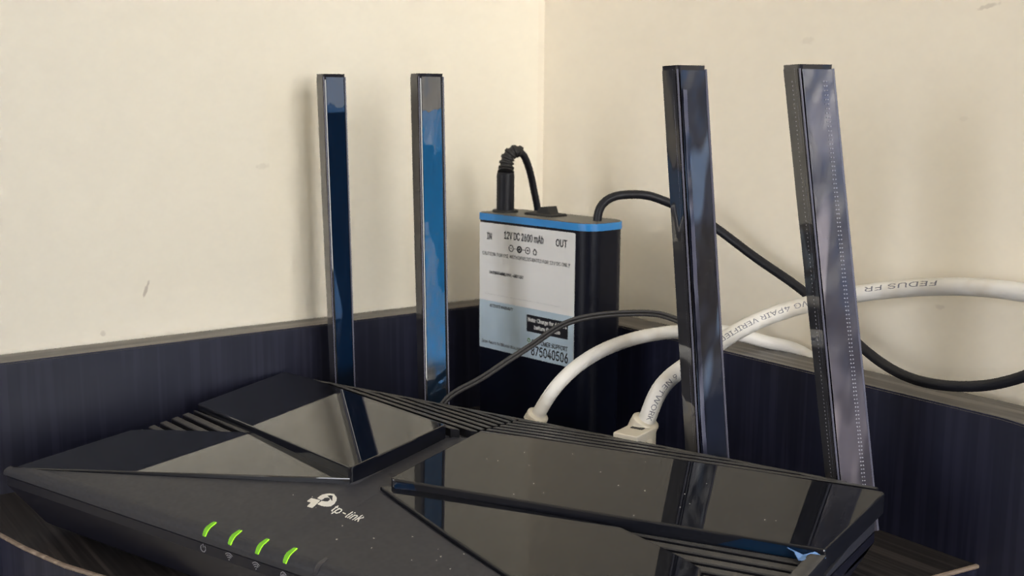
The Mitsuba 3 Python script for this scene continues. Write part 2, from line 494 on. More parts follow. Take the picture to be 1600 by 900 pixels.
def deck_z(x, y):
    yl, zl = front_line(x)
    cz = crease_z(x)
    if y <= yl + 1e-6:
        v = np.clip((y + 0.0638) / max(yl + 0.0638, 1e-4), 0, 1)
        return cz + (zl - cz) * v
    if x < -0.0030:
        z = min(PL(x, y) - 0.0046, P2(x, y) - 0.0012) if y < 0.012 else PL(x, y) - 0.0046
        rl = rearL(x, y) - 0.0030
        e = (x + 0.0019) * 0.379 + (y - 0.0145) * 0.925      # beyond the rear edge of the left panel
        if e > -0.002:
            z = rl
        return max(z, SEAM_Z + 0.001)
    if x < 0.0068 and y < 0.0150 + 0.55 * (x + 0.0021) and y < 0.021:
        return np.interp(y, [yl, 0.018], [zl, 0.0392])
    e = -(x - 0.0070) * 0.282 + (y - 0.0203) * 0.959
    if e > -0.002:
        bend = (x - 0.0068) * 0.046 + (y - 0.0205) * 0.0128   # left or right of the bend of the ridges
        return (rearR(x, y) if bend > 0 else rearL(x, y)) - 0.0030
    return max(min(PR(x, y), P4(x, y)) - 0.0050, SEAM_Z + 0.001)


xs = np.unique(np.r_[np.linspace(-XS, XR, 241), -0.1307, -0.0045, 0.0046, -0.0030, 0.0068])
prof_s = np.array([(-0.0668, 0.0), (-0.0668, 0.30), (-0.06665, 0.50), (-0.0662, 0.68), (-0.0656, 0.83), (-0.0648, 0.94), (-0.0638, 1.0)])
ROWS = len(prof_s)
ys_back = np.linspace(0, 1, 132)
Vd, side = [], []
for x in xs:
    cz = crease_z(x)
    col = [(x, y, SEAM_Z + (cz - SEAM_Z) * k) for y, k in prof_s]
    yl, zl = front_line(x)
    yl = max(yl, -0.0637)
    yy = np.r_[np.linspace(-0.0638, yl, 34)[1:], np.linspace(yl, back_y(x), 112)[1:]]
    col += [(x, y, deck_z(x, y)) for y in yy]
    col += [(x, back_y(x) + 0.0005, col[-1][2] - 0.0008), (x, back_y(x) + 0.0006, SEAM_Z)]
    Vd.append(col)
Vd = np.array(Vd)
nx, ny = Vd.shape[:2]
ii, jj = np.meshgrid(np.arange(nx - 1), np.arange(ny - 1), indexing='ij')
o = (ii * ny + jj).ravel()
Fd = np.vstack([np.column_stack([o, o + ny, o + ny + 1]), np.column_stack([o, o + ny + 1, o + 1])])
Vf = Vd.reshape(-1, 3)
skirts = []
for ci, flip in ((0, 1), (nx - 1, 0)):
    a_ = np.arange(ny) + ci * ny
    bot = Vf[a_].copy()
    bot[:, 2] = SEAM_Z
    b_ = np.arange(ny) + len(Vf)
    Vf = np.vstack([Vf, bot])
    q = np.vstack([np.column_stack([a_[:-1], a_[1:], b_[1:]]), np.column_stack([a_[:-1], b_[1:], b_[:-1]])])
    skirts.append(q if flip == 0 else q[:, ::-1])
upper_tm = tm(Vf, np.vstack([Fd] + [q[:, ::-1] for q in skirts]))
put('wifi_router__upper_shell', rw(upper_tm), 'matte_black', smooth=28)

def girth(z, g=0.0):
    return [(-0.1332 - g, -0.0655, z), (-0.1310, -0.0669, z), (0.1275, -0.0669, z), (0.1300 + g, -0.0655, z), (0.1300 + g, 0.0580, z), (0.1120, 0.0667, z), (-0.131, 0.0667, z), (-0.1332 - g, 0.065, z)]


low_seam, lip = girth(0.0219), girth(0.0188)
base = []
for sx in (-1, 1):
    for sy in (-1, 1):
        for k in range(5):
            an = k * math.pi / 8
            base.append((sx * (0.120 + 0.005 * math.cos(an)) - 0.0018 * (sx > 0), sy * (0.0545 + 0.005 * math.sin(an)), 0.0052))
            base.append((sx * (0.1185 + 0.005 * math.cos(an)) - 0.0018 * (sx > 0), sy * (0.053 + 0.005 * math.sin(an)), 0.0042))
lower = hull(low_seam + lip + base)
put('wifi_router__lower_shell', rw(man2tm(lower)), 'shell_black', smooth=20)
for x, y in ((-0.1, -0.045), (0.1, -0.045), (-0.1, 0.045), (0.1, 0.045)):
    c = trimesh.creation.cylinder(0.006, 0.0046, sections=24)
    c.apply_translation((x, y, 0.0023))
    put(num('wifi_router__foot'), rw(c), 'recess_black')
# dark joint between the shells
put('wifi_router__seam', rw(man2tm(hull([(x * 0.997, y * 0.996, z + d) for x, y, z in girth(SEAM_Z) for d in (-0.0012, 0.0002)]))), 'recess_black')
tag('wifi_router__seam', 'dark seam line between upper and lower shell')


def slab(poly, top, thick, bev, roundr=0.0):
    """A raised panel: polygon outline, top height function, thickness and edge rounding."""
    p = sg.Polygon(poly)
    if roundr:
        p = p.buffer(-roundr, join_style=2).buffer(roundr, quad_segs=5)
    pts = []
    for inset, dz in ((0.0, -thick), (0.0, -bev), (bev * 0.3, -bev * 0.3), (bev, 0.0)):
        q = p.buffer(-inset, join_style=2) if inset else p
        for x, y in list(q.exterior.coords)[:-1]:
            pts.append((x, y, top(x, y) + dz))
    return man2tm(hull(pts))


p1 = [(-0.1305, 0.0155), (-0.1331, 0.0664), (-0.1075, 0.0578), (-0.0019, 0.0145), (-0.0036, -0.0309)]
p2 = [(-0.1307, -0.0650), (-0.1290, -0.0177), (-0.1229, -0.0147), (-0.0762, -0.0036), (-0.0040, -0.0290), (-0.0040, -0.0306), (-0.0789, -0.0507)]
p3 = [(0.0063, -0.0246), (0.0078, 0.0025), (0.0084, 0.0187), (0.0214, 0.0248), (0.0597, 0.0374), (0.0973, 0.0498), (0.1322, 0.0600), (0.1288, 0.0161), (0.0794, 0.0012), (0.0534, -0.0062)]
p4 = [(0.0042, -0.0259), (0.0066, -0.0239), (0.0266, -0.0177), (0.0493, -0.0112), (0.0754, -0.0036), (0.0901, -0.0065), (0.0971, -0.0081), (0.1041, -0.0103), (0.1061, -0.0141), (0.1245, -0.0595), (0.0645, -0.0441), (0.0368, -0.0361)]
put('wifi_router__glossy_panel', rw(slab(p1, PL, 0.0075, 0.0005, 0.0012)), 'gloss_black_left', smooth=12)
put('wifi_router__glossy_panel_001', rw(slab(p2, P2, 0.0024, 0.0004)), 'gloss_black_left', smooth=12)
put('wifi_router__glossy_panel_002', rw(slab(p3, PR, 0.0062, 0.0005, 0.0012)), 'gloss_black_right', smooth=12)
put('wifi_router__glossy_panel_003', rw(slab(p4, P4, 0.0024, 0.0004)), 'gloss_black_right', smooth=12)
tag('wifi_router__glossy_panel', 'glossy black raised rear left panel')
tag('wifi_router__glossy_panel_001', 'glossy black triangular front left panel')
tag('wifi_router__glossy_panel_002', 'long glossy black rear right panel')
tag('wifi_router__glossy_panel_003', 'glossy black front right panel')


# vent ridges
def ridge_set(region, origin, d, pitch, width, count, top, thick, start=0.0):
    d = np.array(d, float)
    d /= np.linalg.norm(d)
    n = np.array([-d[1], d[0]])
    o = np.array(origin, float)
    for k in range(count):
        c = o + n * (start + pitch * k)
        q = [c - d * 0.3, c + d * 0.3, c + d * 0.3 + n * width, c - d * 0.3 + n * width]
        s = sg.Polygon(q).intersection(region)
        for g in getattr(s, 'geoms', [s]):
            if g.geom_type != 'Polygon' or g.area < 1.5e-6:
                continue
            pts = []
            for inset, dz in ((0, -thick), (0, -0.0003), (0.0003, 0)):
                gg = g.buffer(-inset, join_style=2) if inset else g
                if gg.is_empty or gg.geom_type != 'Polygon':
                    continue
                for x, y in list(gg.exterior.coords)[:-1]:
                    pts.append((x, y, top(x, y) + dz))
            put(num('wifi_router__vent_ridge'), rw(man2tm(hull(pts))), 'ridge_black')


regL = sg.Polygon([(-0.1180, 0.0664), (-0.1070, 0.0588), (-0.0019, 0.0155), (0.0066, 0.0203), (-0.0056, 0.0642)])
regR = sg.Polygon([(0.0070, 0.0203), (0.0212, 0.0259), (0.0602, 0.0373), (0.0974, 0.0506), (0.128, 0.0597), (0.128, 0.0664), (-0.0058, 0.0664)])
ridge_set(regL, (-0.0019, 0.0145), (0.1056, -0.0433), 0.0054, 0.0024, 10, rearL, 0.0042, start=0.0016)
ridge_set(regR, (0.0070, 0.0203), (0.0769, 0.0226), 0.00684, 0.0030, 8, rearR, 0.0042, start=0.0010)
# slim rim closing the ridges off along the rear edge
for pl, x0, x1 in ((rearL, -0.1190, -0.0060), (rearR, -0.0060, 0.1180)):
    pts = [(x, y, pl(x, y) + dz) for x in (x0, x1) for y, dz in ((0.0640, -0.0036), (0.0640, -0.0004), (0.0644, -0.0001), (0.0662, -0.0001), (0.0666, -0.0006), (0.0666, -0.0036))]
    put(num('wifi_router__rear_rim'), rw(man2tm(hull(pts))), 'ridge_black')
regV1 = sg.Polygon([(-0.1308, -0.0165), (-0.1312, 0.0150), (-0.0700, -0.0060), (-0.0770, -0.0040), (-0.1225, -0.0150)])
ridge_set(regV1, (-0.1312, 0.0140), (0.1270, -0.0464), 0.0052, 0.0030, 8, lambda x, y: PL(x, y) - 0.0024, 0.0026, start=-0.0052 * 7)
V2 = lambda x, y: P4(x, y) - 0.0017
regV2 = sg.Polygon([(0.0765, -0.0020), (0.1253, 0.0137), (0.1256, -0.060), (0.1068, -0.0145), (0.1046, -0.0101), (0.0971, -0.0078)])
ridge_set(regV2, (0.0798, 0.0012), (0.0491, 0.0145), 0.0044, 0.0029, 13, V2, 0.0030, start=-0.0044 * 12.75)
tag('wifi_router__vent_ridge', 'slim raised vent ridge')
# rim bar at the right of the front vents
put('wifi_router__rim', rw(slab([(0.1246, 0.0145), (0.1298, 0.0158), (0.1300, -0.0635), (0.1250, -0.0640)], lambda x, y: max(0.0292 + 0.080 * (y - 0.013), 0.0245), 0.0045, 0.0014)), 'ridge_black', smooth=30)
# torn bit of blue film in the corner of the right panel's step
fp = [(0.1195, 0.0121), (0.1216, 0.0116), (0.1236, 0.0098), (0.1262, 0.0090), (0.1288, 0.0100), (0.1296, 0.0144), (0.1266, 0.0143), (0.1238, 0.0130)]
fm = extrude(sg.Polygon(fp), 0.0003)
fm.vertices[:, 2] += np.array([PR(x, y) - 0.0012 + 0.0007 * math.sin(900 * x) for x, y in fm.vertices[:, :2]])
put('wifi_router__film_scrap', rw(fm), 'film_pale')
tag('wifi_router__film_scrap', 'torn scrap of pale blue protective film')

# step between the right panels, a strip with the blue reflection painted into its colour
edge = [(0.0086, -0.0239), (0.0222, -0.0176), (0.0534, -0.0063), (0.0794, 0.0011), (0.1270, 0.0155)]
V = []
for x, y in edge:
    V += [(x + 0.0001, y - 0.0005, PR(x, y) - 0.0006), (x + 0.0001, y - 0.0007, PR(x, y) - 0.0036)]
F = []
for i in range(len(edge) - 1):
    F += [(2 * i, 2 * i + 1, 2 * i + 3), (2 * i, 2 * i + 3, 2 * i + 2)]


def step_tex(p, n, uv):
    x = (p.x + 0.0286) * 0.8221 - (p.y - 0.350) * 0.5693
    return mix((0.002, 0.012, 0.032), (0.0025, 0.004, 0.014), smoothstep(0.4, 0.7, noise(p.x * 60, p.y * 60, 3.0)))


scene['step_navy'] = two({'type': 'plastic', 'diffuse_reflectance': proc(step_tex), 'int_ior': 1.5})
put('wifi_router__step_reflection', rw(tm(V, F)), 'step_navy')
tag('wifi_router__step_reflection', 'strip on the step of the right panel with a dark blue reflection painted in')

# status lights, wrapped over the front edge
prof = [(-0.0624, 0.0272), (-0.0632, 0.0270)] + [(y, SEAM_Z + (0.0268 - SEAM_Z) * k) for y, k in prof_s[::-1][:-2]] + [(-0.0668, SEAM_Z + 0.0046 * 0.42)]


def led(xc, key, bsdf, emit=None, i0=0, i1=9):
    V, F = [], []
    pr = prof[i0:i1]
    for s in (-1, 1):
        for lift in (-0.0004, 0.00022):
            for k, (y, z) in enumerate(pr):
                c = 0.35 + 0.65 * math.sin(math.pi * (k + 0.6) / (len(pr) + 0.2)) ** 0.6
                V.append((xc + s * 0.00085 * c + 0.0, y - lift * 0.75, z + lift * 0.6))
    n = len(pr)
    idx = lambda s, l, k: (s * 2 + l) * n + k
    for k in range(n - 1):
        F += [(idx(0, 1, k), idx(1, 1, k), idx(1, 1, k + 1)), (idx(0, 1, k), idx(1, 1, k + 1), idx(0, 1, k + 1))]
        for s in (0, 1):
            F += [(idx(s, 0, k), idx(s, 1, k), idx(s, 1, k + 1)), (idx(s, 0, k), idx(s, 1, k + 1), idx(s, 0, k + 1))]
    for k in (0, n - 1):
        F += [(idx(0, 0, k), idx(0, 1, k), idx(1, 1, k)), (idx(0, 0, k), idx(1, 1, k), idx(1, 0, k))]
    kw = {'emitter': {'type': 'area', 'radiance': rgb(*emit)}} if emit else {}
    put(key, rw(tm(V, F)), bsdf, **kw)


for i, x in enumerate((-0.0285, -0.0175, -0.0061, 0.0050)):
    k = num('wifi_router__status_light')
    led(x, k, 'led_green', (0.75, 1.9, 0.002))
    tag(k, 'lit green status light')
led(0.0170, 'wifi_router__status_light_004', 'led_off', None, 0, 9)
tag('wifi_router__status_light_004', 'unlit status light')
COUNT['wifi_router__status_light'] = 5


# printed symbols below the lights, on the lower shell's lip (plane y = -0.0670, facing the room)
def stroke(pts, w):
    return sg.LineString(pts).buffer(w, quad_segs=3)


def arc(cx, cy, r, a0, a1, n=10):
    return [(cx + r * math.cos(math.radians(t)), cy + r * math.sin(math.radians(t))) for t in np.linspace(a0, a1, n)]


def on_lip(shape, x, z):
    m = extrude(shape, 0.0001)
    v = np.asarray(m.vertices)
    m = tm(np.column_stack([v[:, 0] + x, -0.06685 - v[:, 2], v[:, 1] + z]), m.faces)
    if m.volume < 0:
        m.invert()
    return rw(m)


from shapely.ops import unary_union
u = 0.00012
power = unary_union([stroke(arc(0, 0, 0.0011, 130, 410), u), stroke([(0, 0.0003), (0, 0.0013)], u)])
wifi = unary_union([stroke(arc(0, -0.0008, r, 45, 135), u) for r in (0.0008, 0.0014, 0.0020)] + [sg.Point(0, -0.0008).buffer(0.0002)])
globe = unary_union([stroke(arc(0, 0, 0.0011, 0, 360, 20), u), stroke(arc(0, 0, 0.0005, 0, 360, 12), u), stroke([(-0.0011, 0), (0.0011, 0)], u)])
port = unary_union([stroke([(-0.0010, -0.0007), (-0.0010, 0.0008), (0.0010, 0.0008), (0.0010, -0.0007), (-0.0010, -0.0007)], u), stroke([(0, 0.0008), (0, 0.0002)], u)])
for shape, x in ((power, -0.0290), (wifi, -0.0178), (wifi, -0.0065), (globe, 0.0045), (port, 0.0165)):
    put(num('wifi_router__symbol'), on_lip(shape, x, 0.0204), 'print_grey')
tag('wifi_router__symbol', 'small grey printed symbol below a light')

# logo printed on the sloping deck
Tp = [(-0.00983, -0.04299), (-0.00992, -0.0413), (-0.00621, -0.04124), (-0.00559, -0.04515), (-0.00767, -0.04516), (-0.00812, -0.04303)]
Pp = [(-0.00797, -0.04054), (-0.00806, -0.03876), (-0.00714, -0.03784), (-0.00611, -0.03725), (-0.00454, -0.03702), (-0.00281, -0.03769), (-0.002, -0.03876), (-0.0015, -0.04022), (-0.00155, -0.0416), (-0.0026, -0.04256), (-0.00388, -0.04306), (-0.00547, -0.04309), (-0.00551, -0.04138), (-0.00409, -0.04101), (-0.00353, -0.04046), (-0.00377, -0.03945), (-0.00442, -0.03902), (-0.00525, -0.03898), (-0.00596, -0.03948), (-0.00601, -0.04083)]
def on_deck(m, lift=0.00012):
    m = m.copy()
    m.vertices = np.array([(x, y, deck_z(x, y) + lift * (1 if z > 1e-7 else -1)) for x, y, z in np.asarray(m.vertices)])
    return rw(m)


ls = [extrude(sg.Polygon(q).buffer(0.00012).buffer(-0.00006), 0.0001) for q in (Tp, Pp)]
tx = meshkit.text_mesh('tp-link', 1.0, 0.1, bold=False)
b = tx.bounds
tv = np.asarray(tx.vertices)
h = b[1][1]
tv = np.column_stack([-0.00030 + (tv[:, 0] - b[0][0]) / (b[1][0] - b[0][0]) * 0.0113, -0.0432 + tv[:, 1] / h * 0.00345, (tv[:, 2] > 0.05) * 0.0001])
ls.append(tm(tv, tx.faces))
put('wifi_router__logo', on_deck(trimesh.util.concatenate(ls)), 'print_white')
tag('wifi_router__logo', 'white printed logo and lettering on the deck')

# dust specks on the panels
sp = []
for k in range(46):
    if k % 3:
        x, y = rng.uniform(0.02, 0.125), rng.uniform(-0.02, 0.045)
        if not sg.Polygon(p3).contains(sg.Point(x, y)):
            continue
        z = PR(x, y)
    else:
        x, y = rng.uniform(-0.02, 0.06), rng.uniform(-0.055, -0.04)
        z = deck_z(x, y)
        if sg.Polygon(p4).contains(sg.Point(x, y)):
            continue
    s = trimesh.creation.icosphere(1, rng.uniform(0.00010, 0.00022))
    s.apply_translation((x, y, z))
    sp.append(s)
put('wifi_router__dust', rw(trimesh.util.concatenate(sp)), 'dust')
tag('wifi_router__dust', 'scattered pale dust specks', kind='stuff')

# ------------------------------------------------------------------ antennas
# (upper left, lower left, upper right, lower right) silhouette edges, share of the narrow side face at top / bottom, how far the front edge stands out
ANT = [
    (((-0.0832, 0.4784, 0.1609), (-0.0791, 0.4736, 0.0311), (-0.0715, 0.4803, 0.1623), (-0.0687, 0.4752, 0.0288)), 0.25, 0.22, 0.0033, 0.0085),
    (((-0.0421, 0.4619, 0.1608), (-0.0382, 0.4450, 0.0318), (-0.0288, 0.4630, 0.1621), (-0.0257, 0.4457, 0.0298)), 0.26, 0.22, 0.0035, 0.0085),
    (((0.0463, 0.3526, 0.1586), (0.0611, 0.3770, 0.0308), (0.0592, 0.3499, 0.1604), (0.0758, 0.3746, 0.0296)), 0.36, 0.33, 0.0043, 0.0095),
    (((0.0810, 0.3390, 0.1578), (0.1029, 0.3494, 0.0286), (0.0941, 0.3345, 0.1604), (0.1170, 0.3447, 0.0299)), 0.34, 0.31, 0.0055, 0.0095),
]


def antenna_frame(i):
    (tl, bl, tr, br), f1, f0, dE, dS = ANT[i]
    tl, bl, tr, br = (np.array(q) for q in (tl, bl, tr, br))
    zt, zb = 0.1612, 0.0140

    def ext(t, b_, z):
        return b_ + (t - b_) * (z - b_[2]) / (t[2] - b_[2])
    out = []
    for z, fr in ((zb, f0), (zt, f1)):
        L, R = ext(tl, bl, z), ext(tr, br, z)
        tc = -(L + R) / 2
        tc[2] = 0
        tc /= np.linalg.norm(tc)
        E = L + fr * (R - L) + tc * dE
        d = L * [1, 1, 0]
        L = L + d / np.linalg.norm(d) * (dS - dE)
        out.append((L, E, R, L + R - E))
    return out


def ring(c, rb):
    """Quadrilateral with softened corners."""
    pts = []
    for k in range(4):
        p, a_, b_ = c[k], c[k - 1], c[(k + 1) % 4]
        pts += [p + (a_ - p) / np.linalg.norm(a_ - p) * rb, p + ((a_ - p) / np.linalg.norm(a_ - p) + (b_ - p) / np.linalg.norm(b_ - p)) * rb * 0.28, p + (b_ - p) / np.linalg.norm(b_ - p) * rb]
    return pts


def grow(c, d):
    m = np.mean(c, 0)
    return [p + (p - m) / np.linalg.norm(p - m) * d for p in c]


def film_tex(dark, blue, zlo, zhi, seed, amount=1.0, top=(0.085, 0.085, 0.09)):  # blue reflection, its gradient and its limits painted into the film colour
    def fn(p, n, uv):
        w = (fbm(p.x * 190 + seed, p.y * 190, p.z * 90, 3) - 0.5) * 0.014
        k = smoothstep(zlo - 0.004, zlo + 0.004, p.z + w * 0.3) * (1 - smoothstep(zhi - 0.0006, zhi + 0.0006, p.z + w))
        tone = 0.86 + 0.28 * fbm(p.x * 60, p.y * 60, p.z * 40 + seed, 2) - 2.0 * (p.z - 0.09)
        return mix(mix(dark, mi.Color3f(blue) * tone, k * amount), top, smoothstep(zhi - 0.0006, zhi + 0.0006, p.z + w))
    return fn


def patch_tex(dark, tint, hi, seed, sx, sz):
    def fn(p, n, uv):
        w = fbm(p.x * sx + seed, p.y * sx, p.z * sz, 3)
        v = fbm(p.x * sx * 1.7 + seed + 9, p.y * sx, p.z * sz * 0.6, 2)
        c = mix(dark, tint, smoothstep(0.42, 0.56, w))
        return mix(c, hi, smoothstep(0.60, 0.72, v))
    return fn


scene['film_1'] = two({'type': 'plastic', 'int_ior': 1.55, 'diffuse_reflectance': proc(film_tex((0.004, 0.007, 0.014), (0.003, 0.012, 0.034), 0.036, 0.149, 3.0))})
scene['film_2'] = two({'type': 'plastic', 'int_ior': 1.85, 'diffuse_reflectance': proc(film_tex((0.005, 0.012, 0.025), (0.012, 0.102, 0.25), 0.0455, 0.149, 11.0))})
scene['film_3'] = two({'type': 'roughplastic', 'alpha': 0.08, 'int_ior': 1.55, 'diffuse_reflectance': proc(patch_tex((0.008, 0.008, 0.015), (0.017, 0.021, 0.038), (0.075, 0.11, 0.18), 5.0, 110, 40))})  # bluish reflections in the clear film painted as patches
scene['film_4'] = two({'type': 'roughplastic', 'alpha': 0.10, 'int_ior': 1.55, 'diffuse_reflectance': proc(patch_tex((0.036, 0.033, 0.050), (0.092, 0.083, 0.108), (0.20, 0.175, 0.20), 21.0, 75, 34))})  # reflected haze of the clear film painted as purplish grey patches
scene['film_clear'] = two({'type': 'plastic', 'int_ior': 1.6, 'diffuse_reflectance': rgb(0.020, 0.020, 0.026)})
scene['film_side'] = two({'type': 'plastic', 'int_ior': 1.6, 'diffuse_reflectance': rgb(0.040, 0.040, 0.046)})
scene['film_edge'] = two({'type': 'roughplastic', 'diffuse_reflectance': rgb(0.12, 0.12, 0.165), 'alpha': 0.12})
scene['film_streak'] = two({'type': 'roughplastic', 'alpha': 0.12, 'diffuse_reflectance': proc(patch_tex((0.02, 0.022, 0.04), (0.08, 0.082, 0.125), (0.14, 0.145, 0.20), 2.0, 120, 40))})
scene['film_dot'] = two({'type': 'roughplastic', 'diffuse_reflectance': rgb(0.40, 0.40, 0.47), 'alpha': 0.2})

SIDE = ['leftmost', 'second from the left', 'third from the left', 'rightmost']
for i in range(4):
    lo, hi = antenna_frame(i)
    key = num('wifi_router__antenna')
    pts = []
    for c in (lo, hi):
        pts += ring(c, 0.0010)
    tip = grow(hi, -0.0008)
    pts += [p + Z * 0.0007 for p in ring(tip, 0.0009)]
    put(key, man2tm(hull(pts)), 'gloss_black', smooth=30)
    tag(key, 'black bar antenna, %s of the four' % SIDE[i])
    # thin clear sleeve of film, open at the top
    rl, rh = np.array(ring(grow(lo, 0.00025), 0.0011)), np.array(ring(grow(hi, 0.00025), 0.0011)) + Z * 0.0012
    n = len(rl)
    j = np.arange(n)
    k = (j + 1) % n
    # front sheet and side sheet of the film, as separate parts
    L0, E0, R0, K0 = lo
    L1, E1, R1, K1 = hi

    def sheet(p0, p1, q0, q1, s0, s1, lift, z0, z1, nz=2, wr=0.0, nu=2):
        """A strip between edge p and edge q, from share s0 to s1 across, from z0 to z1 along."""
        nn = np.cross(q0 - p0, p1 - p0)
        nn /= np.linalg.norm(nn)
        if nn @ (CAM - p0) < 0:
            nn = -nn
        V = []
        for u_ in np.linspace(0, 1, nz):
            t_ = z0 + (z1 - z0) * u_
            a_, b_ = p0 + (p1 - p0) * t_, q0 + (q1 - q0) * t_
            for s_ in np.linspace(s0, s1, nu):
                P = a_ + (b_ - a_) * s_
                w_ = wr * (meshkit.fbm(P * np.array([160, 160, 75]) + 3 * i, 3, seed=i) - 0.5) if wr else 0
                V.append(P + nn * (lift + w_))
        F = []
        for r_ in range(nz - 1):
            for c_ in range(nu - 1):
                o = r_ * nu + c_
                F += [(o, o + 1, o + nu + 1), (o, o + nu + 1, o + nu)]
        m = tm(V, F)
        if m.face_normals.mean(0) @ nn < 0:
            m.invert()
        return m
    wr = (0.0, 0.00025, 0.0011, 0.0008)[i]
    s0, s1 = ((0.10, 0.92), (0.10, 0.88), (0.06, 0.93), (0.04, 0.96))[i]
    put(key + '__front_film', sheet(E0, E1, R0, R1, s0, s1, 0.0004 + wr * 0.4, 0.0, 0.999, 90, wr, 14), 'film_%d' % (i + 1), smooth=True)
    tag(key + '__front_film', ('front film with a navy reflection painted in', 'front film with a bright blue reflection painted in', 'wrinkled front film with blue reflections painted in as patches', 'wrinkled front film with a purplish grey sheen painted in')[i])
    put(key + '__side_film', sheet(L0, L1, E0, E1, 0.08, 0.93, 0.0003, 0.0, 0.999, 40, 0.0002, 6), 'film_side' if i > 1 else 'film_clear', smooth=True)
    # film standing a little above the tip
    f = np.vstack([np.column_stack([j, k, n + k]), np.column_stack([j, n + k, n + j])])
    top_in = np.array(ring(grow(hi, 0.0001), 0.0011))
    put(key + '__film_sleeve', tm(np.vstack([top_in - Z * 0.0012, rh]), f), 'film_clear')
    # film folds round the edges, with the edge highlight painted pale
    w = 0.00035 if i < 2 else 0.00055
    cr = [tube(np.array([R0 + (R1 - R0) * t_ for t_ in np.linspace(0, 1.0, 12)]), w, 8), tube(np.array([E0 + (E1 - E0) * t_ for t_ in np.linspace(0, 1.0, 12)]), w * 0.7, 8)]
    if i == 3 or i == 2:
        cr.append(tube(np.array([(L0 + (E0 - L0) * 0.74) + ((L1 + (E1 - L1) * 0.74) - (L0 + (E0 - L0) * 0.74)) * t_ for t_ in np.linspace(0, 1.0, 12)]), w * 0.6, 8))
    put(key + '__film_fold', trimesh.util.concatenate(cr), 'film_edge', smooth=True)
    if i == 2:
        put(key + '__film_crease', sheet(E0, E1, R0, R1, 0.10, 0.235, 0.0016, 0.02, 0.96, 90, 0.0016, 5), 'film_streak', smooth=True)
        tag(key + '__film_crease', 'pale lavender crease running down the film')
    if i == 3:
        dots = []
        for (p0, p1, q0, q1, s_, n_, rows_) in ((E0, E1, R0, R1, 0.66, 105, 2), (L0, L1, E0, E1, 0.55, 105, 1)):
            for t_ in np.linspace(0.05, 0.975, n_):
                for r_ in range(rows_):
                    a_, b_ = p0 + (p1 - p0) * t_, q0 + (q1 - q0) * t_
                    nn = np.cross(q0 - p0, p1 - p0)
                    nn /= np.linalg.norm(nn)
                    if nn @ (CAM - p0) < 0:
                        nn = -nn
                    d = trimesh.creation.icosphere(0, 0.00027)
                    d.apply_translation(a_ + (b_ - a_) * (s_ + 0.07 * r_ + 0.01 * (rng.random() - 0.5)) + nn * (0.0010 if rows_ == 2 else 0.0002))
                    dots.append(d)
        put(key + '__perforation', trimesh.util.concatenate(dots), 'film_dot')
        tag(key + '__perforation', 'rows of tiny perforation dots in the film', kind='stuff')
    # hinge block that carries the antenna at the router's rear face
    c = np.mean(lo, 0)
    loc = np.array([(c - RO) @ RX, (c - RO) @ RY])
    hb = trimesh.creation.box(bounds=[(loc[0] - 0.0065, 0.0620, 0.0130), (loc[0] + 0.0065, loc[1] + 0.002, 0.0270)])
    put(key + '__hinge', rw(hb), 'shell_black')

tag('wifi_router', 'black wifi router with four upright antennas and green status lights, on the shelf', 'router')

# ------------------------------------------------------------------ battery backup box
YAW = math.radians(-46.71)
DX = np.array([math.cos(YAW), math.sin(YAW), 0.0])
DN = np.array([-DX[1], DX[0], 0.0]) * -1.0            # towards the room
if DN @ CAM < 0 and DN[1] > 0:
    DN = -DN
DO = np.array([-0.0146, 0.5030, 0.0])
DM = np.column_stack([DX, -DN, Z])                      # x along the face, y into the body, z up
U0, U1, DT, DH = -0.0017, 0.0677, 0.0241, 0.1022


def dw(mesh):
    return xf(mesh, DM, DO)


def outline(g=0.0):
    p = sg.box(U0 - g, -g, U1 + g, DT + g)
    rs = {(0, 0): 0.0022, (1, 0): 0.0075, (1, 1): 0.0075, (0, 1): 0.0075}
    pts = []
    for (i, jj), a0 in (((0, 0), 180), ((1, 0), 270), ((1, 1), 0), ((0, 1), 90)):
        r = rs[(i, jj)] + g
        cx = (U0 - g + r) if i == 0 else (U1 + g - r)
        cy = (-g + r) if jj == 0 else (DT + g - r)
        pts += [(cx + r * math.cos(math.radians(t_)), cy + r * math.sin(math.radians(t_))) for t_ in np.linspace(a0, a0 + 90, 12)]
    return sg.Polygon(pts)


def zext(poly, z0, z1, bev=0.0):
    if not bev:
        m = extrude(poly, z1 - z0)
        m.vertices[:, 2] += z0
        return m
    pts = []
    for ins, z in ((bev, z0), (0, z0 + bev), (0, z1 - bev), (bev * 0.3, z1 - bev * 0.3), (bev, z1)):
        q = poly.buffer(-ins) if ins else poly
        pts += [(x, y, z) for x, y in q.exterior.coords[:-1]]
    return man2tm(hull(pts))


put('battery_backup__case', dw(zext(outline(-0.0003), 0.0, 0.0993)), 'case_black', smooth=30)
put('battery_backup__trim_band', dw(zext(outline(0.0002), 0.0988, 0.1018)), 'cap_blue', smooth=30)
tag('battery_backup__trim_band', 'bright blue band around the top')
put('battery_backup__top_plate', dw(zext(outline(-0.0004), 0.1013, DH, 0.0003)), 'cap_top', smooth=30)
